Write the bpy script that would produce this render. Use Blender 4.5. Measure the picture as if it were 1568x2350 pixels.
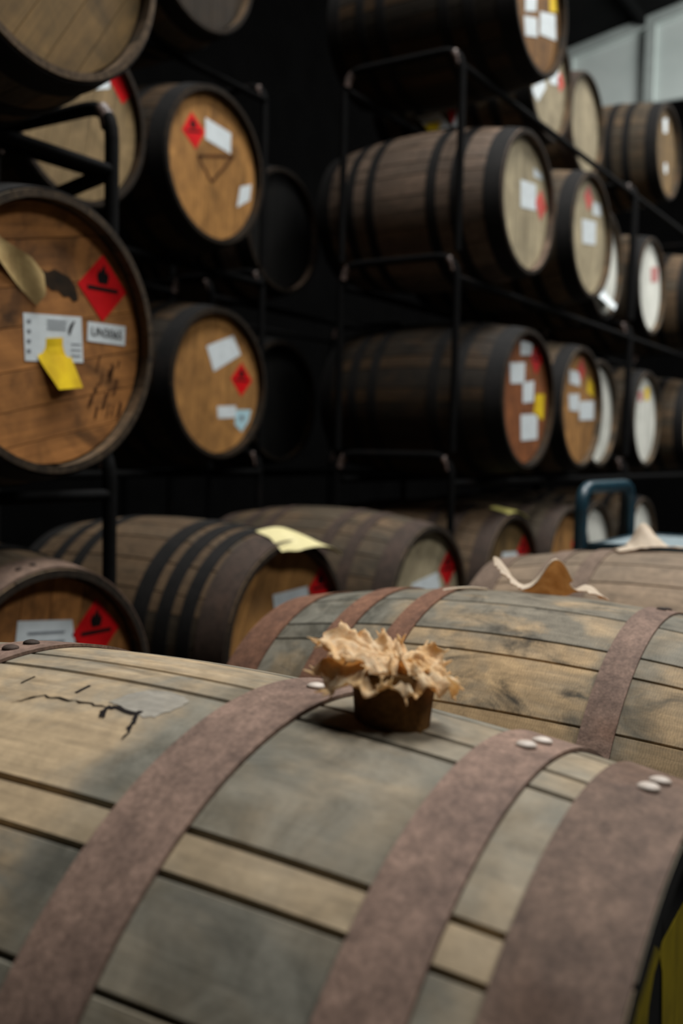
import bpy, bmesh, math, random
from mathutils import Vector, Matrix, noise as mnoise

# ------------------------------------------------------------------ camera, world, light, exposure
scene = bpy.context.scene
COL = scene.collection
for o in list(bpy.data.objects):
    bpy.data.objects.remove(o)

AZ, PITCH, ROLL, FPX = math.radians(57.55), math.radians(3.52), math.radians(1.165), 2326.0
fw = Vector((math.sin(AZ) * math.cos(PITCH), math.cos(AZ) * math.cos(PITCH), -math.sin(PITCH)))
rt = Vector((math.cos(AZ), -math.sin(AZ), 0.0))
up = rt.cross(fw)
r2 = math.cos(ROLL) * rt + math.sin(ROLL) * up
u2 = -math.sin(ROLL) * rt + math.cos(ROLL) * up
cam = bpy.data.cameras.new('camera')
cam_ob = bpy.data.objects.new('camera', cam)
COL.objects.link(cam_ob)
m = Matrix((r2, u2, -fw)).transposed().to_4x4()
m.translation = Vector((0, 0, 1.0))
cam_ob.matrix_world = m
cam.sensor_fit = 'VERTICAL'
cam.sensor_height = 36.0
cam.lens = FPX / 2350.0 * 36.0
cam.clip_start = 0.05
cam.clip_end = 100
cam.dof.use_dof = True
cam.dof.focus_distance = 1.0
cam.dof.aperture_fstop = 3.8
cam.dof.aperture_blades = 7
scene.camera = cam_ob

world = bpy.data.worlds.new('world')
scene.world = world
world.use_nodes = True
bg = world.node_tree.nodes['Background']
bg.inputs[0].default_value = (0.55, 0.62, 0.66, 1)
bg.inputs[1].default_value = 0.008


def area_light(name, loc, target, sx, sy, power, col):
    l = bpy.data.lights.new(name, 'AREA')
    l.shape = 'RECTANGLE'
    l.size, l.size_y, l.energy, l.color = sx, sy, power, col
    ob = bpy.data.objects.new(name, l)
    COL.objects.link(ob)
    ob.location = loc
    ob.rotation_euler = (Vector(target) - Vector(loc)).to_track_quat('-Z', 'Y').to_euler()
    return ob


DAY = (1.0, 0.99, 0.97)
area_light('roof_light_near', (2.7, 0.45, 6.5), (2.7, 0.45, 0), 2.4, 1.4, 600, DAY)
area_light('roof_light_far', (7.6, -0.4, 6.5), (7.6, -0.4, 0), 2.4, 1.2, 420, DAY)
area_light('front_fill_light', (2.6, -3.0, 6.3), (2.6, -3.0, 0), 2.4, 1.2, 330, DAY)  # added fill lamp that lifts the faces turned towards the aisle
area_light('end_wall_fill_light', (10.6, -2.6, 4.2), (13.0, 3.2, 5.9), 2.0, 3.0, 950, DAY)  # added lamp that brightens the white end wall; there is no door

vs = scene.view_settings
scene.display_settings.display_device = 'sRGB'
vs.view_transform = 'Standard'
vs.look = 'None'
vs.gamma = 1.0
vs.use_curve_mapping = False
vs.exposure = -0.62
scene.cycles.max_bounces = 6
scene.cycles.diffuse_bounces = 3


# ------------------------------------------------------------------ helpers
def lin(c):
    return tuple(((v / 255.0) / 12.92 if v / 255.0 <= 0.04045 else ((v / 255.0 + 0.055) / 1.055) ** 2.4) for v in c) + (1.0,)


class NT:
    """small wrapper to wire up shader nodes"""

    def __init__(self, name, rough=0.7, spec=0.3, metallic=0.0):
        self.mat = bpy.data.materials.new(name)
        self.mat.use_nodes = True
        self.t = self.mat.node_tree
        self.b = self.t.nodes['Principled BSDF']
        self.b.inputs['Roughness'].default_value = rough
        self.b.inputs['Specular IOR Level'].default_value = spec
        self.b.inputs['Metallic'].default_value = metallic

    def n(self, kind, **kw):
        nd = self.t.nodes.new(kind)
        for k, v in kw.items():
            setattr(nd, k, v)
        return nd

    def put(self, sock, v):
        if isinstance(v, bpy.types.NodeSocket):
            self.t.links.new(v, sock)
        elif v is not None:
            sock.default_value = v

    def math(self, op, a, b=None, c=None, clamp=False):
        nd = self.n('ShaderNodeMath', operation=op, use_clamp=clamp)
        self.put(nd.inputs[0], a)
        self.put(nd.inputs[1], b)
        if c is not None:
            self.put(nd.inputs[2], c)
        return nd.outputs[0]

    def mix(self, f, a, b, blend='MIX'):
        nd = self.n('ShaderNodeMix', data_type='RGBA', blend_type=blend)
        self.put(nd.inputs[0], f)
        self.put(nd.inputs[6], a)
        self.put(nd.inputs[7], b)
        return nd.outputs[2]

    def ramp(self, f, stops, interp='LINEAR'):
        nd = self.n('ShaderNodeValToRGB')
        nd.color_ramp.interpolation = interp
        els = nd.color_ramp.elements
        while len(els) < len(stops):
            els.new(0.5)
        for e, (p, c) in zip(els, stops):
            e.position = p
            e.color = c if isinstance(c, tuple) else (c, c, c, 1)
        self.put(nd.inputs[0], f)
        return nd.outputs[0]

    def coords(self, scale=(1, 1, 1), rnd=True):
        tc = self.n('ShaderNodeTexCoord').outputs['Object']
        if rnd:
            oi = self.n('ShaderNodeObjectInfo').outputs['Random']
            s = self.n('ShaderNodeVectorMath', operation='SCALE')
            s.inputs[0].default_value = (37.0, 19.0, 53.0)
            self.put(s.inputs['Scale'], oi)
            a = self.n('ShaderNodeVectorMath', operation='ADD')
            self.put(a.inputs[0], tc)
            self.put(a.inputs[1], s.outputs[0])
            tc = a.outputs[0]
        mp = self.n('ShaderNodeMapping')
        mp.inputs['Scale'].default_value = scale
        self.put(mp.inputs[0], tc)
        return mp.outputs[0]

    def noise(self, vec, scale, detail=3, rough=0.55, dist=0.0):
        nd = self.n('ShaderNodeTexNoise')
        nd.inputs['Scale'].default_value = scale
        nd.inputs['Detail'].default_value = detail
        nd.inputs['Roughness'].default_value = rough
        nd.inputs['Distortion'].default_value = dist
        self.put(nd.inputs['Vector'], vec)
        return nd.outputs['Fac']

    def bump(self, h, strength=0.3, dist=0.002):
        nd = self.n('ShaderNodeBump')
        nd.inputs['Strength'].default_value = strength
        nd.inputs['Distance'].default_value = dist
        self.put(nd.inputs['Height'], h)
        self.put(self.b.inputs['Normal'], nd.outputs[0])

    def color(self, c):
        self.put(self.b.inputs['Base Color'], c)


def mat_stave(name, tan, grey, dark, bands=None, saw=0.0, patch=5.0, blot=0.75):
    """oak stave: object colour R = share of grey weathering, G = brightness; bands = iron stain next to the hoops along the axis"""
    M = NT(name, 0.72, 0.25)
    oi = M.n('ShaderNodeObjectInfo')
    sep = M.n('ShaderNodeSeparateColor')
    M.put(sep.inputs[0], oi.outputs['Color'])
    v = M.coords((1, 1, 1))
    vg = M.coords((90, 4, 90))
    grain = M.noise(vg, 1.0, 4, 0.6, 0.4)
    vp = M.coords((1.6, 1.0, 1.6))
    pat = M.noise(vp, patch, 4, 0.6, 0.6)
    fine = M.noise(v, 60.0, 3, 0.7)
    f = M.math('ADD', pat, M.math('SUBTRACT', sep.outputs[0], 0.5))
    f = M.ramp(f, [(0.38, 0.0), (0.62, 1.0)])
    col = M.mix(f, lin(tan), lin(grey))
    blotch = M.noise(M.coords((2.2, 1.2, 2.2)), 7.0, 5, 0.65, 1.0)
    col = M.mix(M.ramp(blotch, [(0.56 if blot < 0.9 else 0.52, 0.0), (0.78 if blot < 0.9 else 0.70, blot)]), col, lin(dark))
    g = M.ramp(grain, [(0.25, 0.55), (0.6, 1.05)])
    col = M.mix(0.75, col, g, 'MULTIPLY')
    mott = M.noise(M.coords((1.3, 0.9, 1.3)), 28.0, 5, 0.7, 0.6)
    col = M.mix(0.7, col, M.ramp(mott, [(0.3, 0.7), (0.68, 1.2)]), 'MULTIPLY')
    g2 = M.ramp(fine, [(0.3, 0.75), (0.7, 1.15)])
    col = M.mix(0.6, col, g2, 'MULTIPLY')
    if saw:
        w = M.n('ShaderNodeTexWave', wave_type='BANDS', bands_direction='Y')
        w.inputs['Scale'].default_value = 95.0
        w.inputs['Distortion'].default_value = 9.0
        w.inputs['Detail'].default_value = 4.0
        M.put(w.inputs['Vector'], M.coords((1, 1, 1)))
        col = M.mix(saw, col, M.ramp(w.outputs['Fac'], [(0.1, 0.55), (0.6, 1.1)]), 'MULTIPLY')
    if bands:
        tc = M.n('ShaderNodeTexCoord').outputs['Object']
        sx = M.n('ShaderNodeSeparateXYZ')
        M.put(sx.inputs[0], tc)
        wob = M.math('MULTIPLY', M.math('SUBTRACT', M.noise(v, 22.0, 3), 0.5), 0.035)
        y = M.math('ADD', M.math('ADD', sx.outputs[1], wob), 0.5)
        st = M.ramp(y, bands)
        brk = M.ramp(M.noise(v, 9.0, 3), [(0.25, 0.35), (0.5, 1.0)])
        st = M.math('MULTIPLY', st, brk)
        st = M.math('MULTIPLY', st, sep.outputs[2])
        gcol = M.mix(M.ramp(M.noise(v, 14.0, 5, 0.7, 0.8), [(0.38, 0.0), (0.64, 1.0)]), lin((74, 73, 64)), lin((124, 121, 109)))
        col = M.mix(st, col, gcol)
    bc = M.n('ShaderNodeCombineColor')
    for i in range(3):
        M.put(bc.inputs[i], sep.outputs[1])
    col = M.mix(1.0, col, bc.outputs[0], 'MULTIPLY')
    M.color(col)
    M.bump(M.math('ADD', M.math('MULTIPLY', grain, 0.7), M.math('MULTIPLY', fine, 0.5)), 0.55, 0.0012)
    return M.mat


def mat_hoop(name, c1, c2, c3, rough=0.75, spec=0.2):
    M = NT(name, rough, spec)
    v = M.coords()
    a = M.noise(v, 16.0, 5, 0.7)
    b = M.noise(v, 260.0, 3, 0.7)
    c = M.noise(v, 5.0, 3, 0.6)
    col = M.mix(M.ramp(a, [(0.35, 0.0), (0.65, 1.0)]), lin(c1), lin(c2))
    col = M.mix(M.ramp(c, [(0.62, 0.0), (0.75, 0.6)]), col, lin(c3))
    d = M.noise(v, 70.0, 4, 0.75)
    col = M.mix(0.8, col, M.ramp(d, [(0.32, 0.62), (0.66, 1.28)]), 'MULTIPLY')
    col = M.mix(0.85, col, M.ramp(b, [(0.3, 0.66), (0.7, 1.3)]), 'MULTIPLY')
    M.color(col)
    M.bump(M.math('ADD', b, M.math('MULTIPLY', d, 0.7)), 0.45, 0.0008)
    return M.mat


def mat_head(name, c1, c2, dirt, amount=0.5):
    M = NT(name, 0.75, 0.2)
    oi = M.n('ShaderNodeObjectInfo')
    sep = M.n('ShaderNodeSeparateColor')
    M.put(sep.inputs[0], oi.outputs['Color'])
    grain = M.noise(M.coords((70, 70, 4)), 1.0, 4, 0.6, 0.5)
    pat = M.noise(M.coords(), 9.0, 5, 0.65, 0.8)
    big = M.noise(M.coords(), 4.5, 4, 0.6, 1.2)
    col = M.mix(M.ramp(pat, [(0.35, 0.0), (0.65, 1.0)]), lin(c1), lin(c2))
    col = M.mix(M.ramp(big, [(0.5, 0.0), (0.72, amount)]), col, lin(dirt))
    col = M.mix(0.7, col, M.ramp(grain, [(0.3, 0.6), (0.62, 1.08)]), 'MULTIPLY')
    bc = M.n('ShaderNodeCombineColor')
    for i in range(3):
        M.put(bc.inputs[i], sep.outputs[1])
    M.color(M.mix(1.0, col, bc.outputs[0], 'MULTIPLY'))
    M.bump(grain, 0.3, 0.001)
    return M.mat


def mat_plain(name, c1, c2=None, rough=0.6, spec=0.3, scale=20.0, metallic=0.0, bump=0.0):
    M = NT(name, rough, spec, metallic)
    nz = M.noise(M.coords(), scale, 4, 0.6)
    M.color(M.mix(M.ramp(nz, [(0.35, 0.0), (0.65, 1.0)]), lin(c1), lin(c2 or tuple(int(x * 0.85) for x in c1))))
    if bump:
        M.bump(nz, bump, 0.002)
    return M.mat


def tag(o, label=None, cat=None, group=None, kind=None):
    if label:
        o['label'] = label
    if cat:
        o['category'] = cat
    if group:
        o['group'] = group
    if kind:
        o['kind'] = kind
    return o


def empty(name, loc, rz=0.0):
    o = bpy.data.objects.new(name, None)
    COL.objects.link(o)
    o.location = loc
    o.rotation_euler = (0, 0, rz)
    o.empty_display_size = 0.1
    return o


def link(name, mesh, parent=None, loc=(0, 0, 0), rot=(0, 0, 0), color=None):
    o = bpy.data.objects.new(name, mesh)
    COL.objects.link(o)
    o.parent = parent
    o.location = loc
    o.rotation_euler = rot
    if color:
        o.color = color
    return o


def mesh_py(name, verts, faces, mat, smooth=True, sharp=35.0):
    me = bpy.data.meshes.new(name)
    me.from_pydata(verts, [], faces)
    me.validate()
    bm = bmesh.new()
    bm.from_mesh(me)
    bmesh.ops.recalc_face_normals(bm, faces=bm.faces)
    bm.to_mesh(me)
    bm.free()
    if mat:
        me.materials.append(mat)
    if smooth:
        me.polygons.foreach_set('use_smooth', [True] * len(me.polygons))
        me.set_sharp_from_angle(angle=math.radians(sharp))
    me.update()
    return me


def box_mesh(name, lo, hi, mat, bevel=0.0):
    bm = bmesh.new()
    bmesh.ops.create_cube(bm, size=1.0)
    for v in bm.verts:
        for i in range(3):
            v.co[i] = lo[i] if v.co[i] < 0 else hi[i]
    if bevel:
        bmesh.ops.bevel(bm, geom=list(bm.edges), offset=bevel, segments=2, affect='EDGES')
    me = bpy.data.meshes.new(name)
    bm.to_mesh(me)
    bm.free()
    me.materials.append(mat)
    return me


def tube_mesh(name, pts, rad, mat, seg=12, closed_caps=True):
    """round tube swept along a polyline"""
    pts = [Vector(p) for p in pts]
    verts, faces = [], []
    prev = None
    for i, p in enumerate(pts):
        d = (pts[min(i + 1, len(pts) - 1)] - pts[max(i - 1, 0)]).normalized()
        if prev is None:
            a = d.cross(Vector((0, 0, 1)))
            if a.length < 1e-3:
                a = d.cross(Vector((1, 0, 0)))
            a.normalize()
        else:
            a = (prev - d * prev.dot(d)).normalized()
        prev = a
        b = d.cross(a)
        for j in range(seg):
            t = 2 * math.pi * j / seg
            verts.append(p + rad * (math.cos(t) * a + math.sin(t) * b))
    for i in range(len(pts) - 1):
        for j in range(seg):
            k = (j + 1) % seg
            faces.append((i * seg + j, i * seg + k, (i + 1) * seg + k, (i + 1) * seg + j))
    if closed_caps:
        faces.append(tuple(range(seg)))
        faces.append(tuple((len(pts) - 1) * seg + j for j in range(seg)))
    return mesh_py(name, verts, faces, mat, True, 50)


def round_path(pts, r, n=6):
    """polyline with rounded inner corners"""
    pts = [Vector(p) for p in pts]
    out = [pts[0]]
    for i in range(1, len(pts) - 1):
        a, b, c = pts[i - 1], pts[i], pts[i + 1]
        p0 = b + (a - b).normalized() * r
        p2 = b + (c - b).normalized() * r
        for k in range(n + 1):
            t = k / n
            out.append((1 - t) ** 2 * p0 + 2 * t * (1 - t) * b + t * t * p2)
    out.append(pts[-1])
    return out


# ------------------------------------------------------------------ materials
HL = 0.435          # half length of a barrel
OLD_BANDS = [(0.0, 1.0), (0.06, 0.9), (0.14, 0.5), (0.22, 0.75), (0.30, 0.75), (0.345, 0.8), (0.40, 0.75), (0.43, 0.05),
             (0.5, 0.0), (0.57, 0.05), (0.62, 0.7), (0.70, 0.75), (0.80, 0.7), (0.90, 0.5), (1.0, 1.0)]
M_STAVE_F1 = mat_stave('oak_stave_weathered', (176, 154, 122), (130, 125, 112), (88, 78, 62),
                       [(0.0, 0.9), (0.13, 0.6), (0.20, 0.9), (0.245, 0.85), (0.29, 0.8), (0.335, 0.85), (0.395, 0.95),
                        (0.425, 0.05), (0.58, 0.0), (0.62, 0.6), (0.70, 0.7), (1.0, 0.9)], 0.0, 8.0)
M_STAVE_F2 = mat_stave('oak_stave_sawn', (194, 164, 122), (132, 124, 108), (56, 50, 40),
                       [(0.0, 0.8), (0.24, 0.3), (0.30, 0.85), (0.36, 0.1), (0.44, 0.0), (0.56, 0.05), (0.63, 0.35), (0.70, 0.95), (0.80, 0.95), (1.0, 0.9)], 0.4, 7.0, 0.95)
M_STAVE_F3 = mat_stave('oak_stave_pale', (148, 128, 106), (128, 112, 94), (92, 80, 66), None, 0.0, 3.0)
M_STAVE = mat_stave('oak_stave_dusty', (104, 84, 62), (78, 68, 54), (36, 32, 26), None, 0.0, 4.0)
M_STAVE_PINK = mat_stave('oak_stave_pale_dust', (120, 100, 84), (92, 78, 66), (46, 38, 32), None, 0.0, 4.0)
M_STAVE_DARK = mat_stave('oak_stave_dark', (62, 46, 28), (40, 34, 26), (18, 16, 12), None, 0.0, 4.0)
M_HOOP = mat_hoop('hoop_rusty_mauve', (136, 112, 98), (106, 87, 77), (124, 88, 66))
M_HOOP_F1END = mat_hoop('hoop_dull_brown', (112, 92, 79), (86, 70, 61), (100, 72, 54))
M_HOOP_F3 = mat_hoop('hoop_dusty_brown', (122, 104, 90), (104, 88, 76), (112, 92, 78))
M_HOOP_BROWN = mat_hoop('hoop_brown_iron', (72, 58, 50), (54, 46, 40), (84, 62, 48))
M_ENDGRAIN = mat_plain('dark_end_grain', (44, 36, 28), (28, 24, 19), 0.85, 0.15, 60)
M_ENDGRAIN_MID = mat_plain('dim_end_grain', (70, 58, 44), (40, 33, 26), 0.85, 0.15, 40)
M_ENDGRAIN_LIT = mat_plain('lit_brown_end_grain', (96, 80, 62), (66, 54, 42), 0.85, 0.15, 60)  # paler copy of the end grain, light on the chime put into its colour
M_HOOP_RUST = mat_hoop('hoop_rusty_brown', (128, 92, 72), (102, 74, 60), (146, 88, 54))
M_HOOP_DARK = mat_hoop('hoop_black_iron', (26, 24, 23), (17, 17, 16), (36, 29, 26))
M_RIVET = mat_plain('rivet_steel', (206, 194, 182), (178, 166, 154), 0.5, 0.4, 80)
M_HEAD_ORANGE = mat_head('head_orange_oak', (176, 120, 66), (138, 92, 50), (62, 42, 24), 0.95)
M_HEAD_TAN = mat_head('head_tan_oak', (176, 128, 72), (142, 102, 58), (84, 62, 38), 0.6)
M_HEAD_GREY = mat_head('head_greyed_oak', (184, 170, 138), (160, 148, 120), (108, 96, 74), 0.55)
M_HEAD_OLIVE = mat_head('head_mossy_oak', (122, 96, 58), (94, 76, 46), (58, 48, 32), 0.7)
M_HEAD_WHITE = mat_head('head_white_paint', (226, 226, 216), (206, 208, 198), (160, 160, 148), 0.3)
M_HEAD_RED = mat_head('head_red_oak', (150, 92, 52), (118, 70, 40), (70, 42, 28), 0.5)
M_PAPER = mat_plain('white_label_paper', (214, 222, 224), (200, 208, 210), 0.6, 0.2, 30)
M_PAPER_BLUE = mat_plain('pale_blue_label', (178, 212, 220), (160, 196, 206), 0.6, 0.2, 30)
M_RED = mat_plain('red_hazard_vinyl', (214, 22, 26), (190, 14, 20), 0.45, 0.3, 12)
M_RED_FADED = mat_plain('faded_red_vinyl', (206, 72, 54), (186, 60, 48), 0.5, 0.3, 12)
M_YELLOW = mat_plain('yellow_label_paper', (232, 200, 24), (206, 168, 20), 0.55, 0.25, 18)
M_PINK = mat_plain('pink_label', (190, 128, 120), (176, 112, 110), 0.6, 0.2, 30)
M_INK = mat_plain('black_ink', (24, 20, 20), (34, 28, 26), 0.7, 0.1, 30)
M_INKGREY = mat_plain('grey_print', (120, 126, 132), (104, 110, 118), 0.7, 0.1, 60)
M_CHAR = mat_plain('brown_stencil_ink', (58, 38, 22), (96, 62, 36), 0.8, 0.1, 80)
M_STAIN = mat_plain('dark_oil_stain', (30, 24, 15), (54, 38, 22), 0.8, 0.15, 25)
M_STEEL = mat_hoop('rack_black_steel', (13, 13, 13), (10, 10, 10), (24, 19, 17), 0.75, 0.06)
M_STEEL_TIP = mat_hoop('rack_worn_steel', (110, 92, 84), (84, 72, 68), (90, 62, 50), 0.5, 0.4)
M_HEAD_DULL = mat_head('head_dull_oak', (138, 116, 82), (116, 98, 68), (84, 70, 48), 0.5)
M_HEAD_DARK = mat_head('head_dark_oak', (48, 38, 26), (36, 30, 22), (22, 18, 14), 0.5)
M_BLACKPAINT_SHADE = mat_head('head_black_paint_shade', (16, 16, 14), (12, 12, 11), (26, 23, 17), 0.4)  # black paint on the nearest barrel; stands in for shade on back-row heads
M_YPAINT = mat_head('head_yellow_paint', (152, 134, 18), (128, 112, 16), (52, 50, 14), 0.8)

# ------------------------------------------------------------------ barrel builder
_stave_cache, _hoop_cache, _head_cache = {}, {}, {}


def prof(R, k, t):
    return R - k * t * t


def stave_mesh(R, k, hl, w, mat, segs=12, gap=0.10, arc=3, end_mat=None):
    key = (R, k, hl, round(w, 2), mat.name, segs, gap, end_mat.name if end_mat else '')
    if key in _stave_cache:
        return _stave_cache[key]
    hw = math.radians(w / 2 - gap)
    bev = math.radians(0.35)
    ring = [(-hw, -0.003), (-hw + bev, 0.0)]
    for i in range(1, arc):
        ring.append(((-hw + bev) + 2 * (hw - bev) * i / arc, 0.0))
    ring += [(hw - bev, 0.0), (hw, -0.003), (hw, -0.026), (0.0, -0.026), (-hw, -0.026)]
    n = len(ring)
    verts, faces = [], []
    for i in range(segs + 1):
        t = -hl + 2 * hl * i / segs
        r0 = prof(R, k, t)
        for a, dr in ring:
            d = dr
            if i in (0, segs) and dr == 0.0:
                d = -0.0015
            if i in (0, segs) and dr < -0.02:
                d = -0.017       # chamfered inside of the chime
            r = r0 + d
            verts.append((r * math.sin(a), t, r * math.cos(a)))
    for i in range(segs):
        for j in range(n):
            q = (j + 1) % n
            faces.append((i * n + j, (i + 1) * n + j, (i + 1) * n + q, i * n + q))
    faces.append(tuple(range(n)))
    faces.append(tuple(segs * n + j for j in range(n)))
    me = mesh_py('stave', verts, faces, mat, True, 25)
    if end_mat:
        me.materials.append(end_mat)
        for p in me.polygons:
            if abs(p.normal.y) > 0.7 or (abs(p.center.y) > hl - 0.035 and p.normal.z < 0):
                p.material_index = 1
    _stave_cache[key] = me
    return me


def hoop_mesh(R, k, t0, t1, mat, segs=64, th=0.0028, lift=0.0006):
    key = (R, k, round(t0, 4), round(t1, 4), mat.name, segs)
    if key in _hoop_cache:
        return _hoop_cache[key]
    verts, faces = [], []
    for i in range(segs):
        a = 2 * math.pi * i / segs
        for t, d in ((t0, 0.0), (t0, th), ((t0 + t1) / 2, th), (t1, th), (t1, 0.0)):
            # sheet iron: straight between its two edges
            f = (t - t0) / (t1 - t0)
            r = prof(R, k, t0) * (1 - f) + prof(R, k, t1) * f + lift + d
            verts.append((r * math.sin(a), t, r * math.cos(a)))
    for i in range(segs):
        q = (i + 1) % segs
        for j in range(5):
            jj = (j + 1) % 5
            faces.append((i * 5 + j, i * 5 + jj, q * 5 + jj, q * 5 + j))
    me = mesh_py('hoop', verts, faces, mat, True, 40)
    _hoop_cache[key] = me
    return me


def head_board_meshes(rin, edges, mat, key):
    """planks of a round head, grain along local Z"""
    ck = (round(rin, 4), tuple(edges), mat.name, key)
    if ck in _head_cache:
        return _head_cache[ck]
    out = []
    g = 0.0007
    for x0, x1 in zip(edges[:-1], edges[1:]):
        a, b = x0 + g, x1 - g
        a, b = max(a, -rin + 0.0005), min(b, rin - 0.0005)
        n = 9
        top, bot = [], []
        for i in range(n + 1):
            x = a + (b - a) * i / n
            z = math.sqrt(max(rin * rin - x * x, 1e-8))
            top.append((x, z))
            bot.append((x, -z))
        poly = top + bot[::-1]
        m_ = len(poly)
        cx = (a + b) / 2
        verts = [(cx + (x - cx) * 0.985, 0.0, z * 0.997) for x, z in poly] + [(x, 0.0015, z) for x, z in poly] + [(x, 0.02, z) for x, z in poly]
        faces = [tuple(range(m_))] + [tuple(2 * m_ + i for i in range(m_))]
        for L_ in (0, m_):
            for i in range(m_):
                j = (i + 1) % m_
                faces.append((L_ + i, L_ + j, L_ + m_ + j, L_ + m_ + i))
        out.append(mesh_py('head_board', verts, faces, mat, False))
    _head_cache[ck] = out
    return out


def even_widths(rs, n=27):
    ws = [rs.choice((10.0, 12.0, 13.0, 14.0, 16.0)) for _ in range(n)]
    f = 360.0 / sum(ws)
    return ws, f


PATTERNS = []
_rs = random.Random(5)
for _ in range(2):
    # widths come from a small set so that the pieces share their meshes
    while True:
        ws = [_rs.choice((10.0, 12.0, 13.0, 15.0, 16.0)) for _ in range(26)]
        rest = 360.0 - sum(ws)
        if 9.0 <= rest <= 18.0:
            ws.append(rest)
            break
    PATTERNS.append(ws)
EDGES = [-0.262, -0.188, -0.098, -0.022, 0.062, 0.138, 0.206, 0.262]
STD_HOOPS = [(-0.430, -0.362), (-0.270, -0.226), (-0.165, -0.122), (0.122, 0.165), (0.226, 0.270), (0.362, 0.430)]


def barrel(label, front, R=0.336, k=0.249, hl=HL, daz=0.0, staves=None, rot=0.0, m_stave=M_STAVE, m_hoop=M_HOOP_DARK,
           m_head=M_HEAD_TAN, hoops=STD_HOOPS, segs=12, gap=0.10, arc=3, hsegs=64, seed=0, grey=(0.3, 0.7), bright=(0.8, 1.1),
           head_rot=0.0, head_bright=(0.85, 1.1), group='oak barrels on the steel racks', rivets=None, stave_cols=None, end_mat=M_ENDGRAIN):
    """front = world position of the centre of the front chime; axis along +Y (turned by daz)"""
    rs = random.Random(seed * 7 + 3)
    cx = front[0] + math.sin(daz) * hl
    cy = front[1] + math.cos(daz) * hl
    root = empty('oak_barrel', (cx, cy, front[2] - R), -daz)
    tag(root, label, 'barrel', group)
    C0 = (0, 0, R)
    if staves is None:
        ws = PATTERNS[seed % len(PATTERNS)]
        a = rot
        staves = []
        for w in ws:
            staves.append((a, a + w))
            a += w
    for i, (a0, a1) in enumerate(staves):
        # angles are measured from the top towards the -X side
        me = stave_mesh(R, k, hl, a1 - a0, m_stave, segs, gap, arc, end_mat)
        c = (rs.uniform(*grey), rs.uniform(*bright), 1, 1)
        if stave_cols and i in stave_cols:
            c = (stave_cols[i] + (1.0,))[:3] + (1,)
        link('stave', me, root, C0, (0, -math.radians((a0 + a1) / 2), 0), c)
    for i, h in enumerate(hoops):
        mh = h[2] if len(h) > 2 else m_hoop
        ho = link('hoop', hoop_mesh(R, k, h[0], h[1], mh, hsegs), root, C0)
        if rivets and i in rivets:
            for (ang, t) in rivets[i]:
                r = prof(R, k, t) + 0.0040
                rv = link('rivet', RIVET_MESH if (m_stave is M_STAVE_F1 and i < 3) else RIVET_DARK, ho, (-r * math.sin(math.radians(ang)), t, r * math.cos(math.radians(ang))), (0, -math.radians(ang), 0))
    rin = prof(R, k, hl - 0.03) - 0.0262
    sc = rin / 0.262
    boards = head_board_meshes(rin, [e * sc for e in EDGES], m_head, 0)
    for me in boards:
        link('head_board', me, root, (0, -hl + 0.03, R), (0, math.radians(head_rot), 0), (0, rs.uniform(*head_bright), 0, 1))
    bk = bmesh.new()
    bmesh.ops.create_cone(bk, cap_ends=True, segments=40, radius1=rin, radius2=rin, depth=0.02, matrix=Matrix.Rotation(math.pi / 2, 4, 'X'))
    kk = ('back', round(rin, 4), m_head.name)
    if kk not in _head_cache:
        me = bpy.data.meshes.new('back_head')
        bk.to_mesh(me)
        me.materials.append(m_head)
        _head_cache[kk] = me
    bk.free()
    link('back_head', _head_cache[kk], root, (0, hl - 0.04, R), (0, 0, 0), (0, 0.9, 0, 1))
    root['hl'] = hl
    root['rr'] = R
    return root


def _rivet():
    bm = bmesh.new()
    bmesh.ops.create_uvsphere(bm, u_segments=14, v_segments=8, radius=1.0)
    for v in bm.verts:
        v.co.x *= 0.0075
        v.co.y *= 0.0075
        v.co.z *= 0.0032
    me = bpy.data.meshes.new('rivet')
    bm.to_mesh(me)
    bm.free()
    me.materials.append(M_RIVET)
    me.polygons.foreach_set('use_smooth', [True] * len(me.polygons))
    return me


RIVET_MESH = _rivet()
RIVET_DARK = RIVET_MESH.copy()
RIVET_DARK.materials[0] = M_HOOP_BROWN

# ---- flat things stuck on a barrel head: points are (x, z) from the head centre
def sticker(root, name, pts, mat, proud=0.0012, curl=None, label=None, parent=None):
    """thin sheet on the head; curl(x, z) -> distance off the wood"""
    hl, R = root['hl'], root['rr']
    n = len(pts)
    cx = sum(p[0] for p in pts) / n
    cz = sum(p[1] for p in pts) / n
    bm = bmesh.new()
    vs_ = [bm.verts.new((p[0], 0, p[1])) for p in pts]
    bm.faces.new(vs_)
    if curl:
        bmesh.ops.triangulate(bm, faces=bm.faces[:])
        bmesh.ops.subdivide_edges(bm, edges=bm.edges[:], cuts=5, use_grid_fill=True)
    y0 = -hl + 0.03
    for v in bm.verts:
        v.co.y = y0 - proud - (curl(v.co.x, v.co.z) if curl else 0.0)
        v.co.z += R
    ret = bmesh.ops.extrude_face_region(bm, geom=bm.faces[:])
    for v in [g for g in ret['geom'] if isinstance(g, bmesh.types.BMVert)]:
        v.co.y += 0.0006
    bmesh.ops.recalc_face_normals(bm, faces=bm.faces)
    me = bpy.data.meshes.new(name)
    bm.to_mesh(me)
    bm.free()
    me.materials.append(mat)
    o = link(name, me, parent or root)
    if label:
        o['label'] = label
    return o


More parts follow.
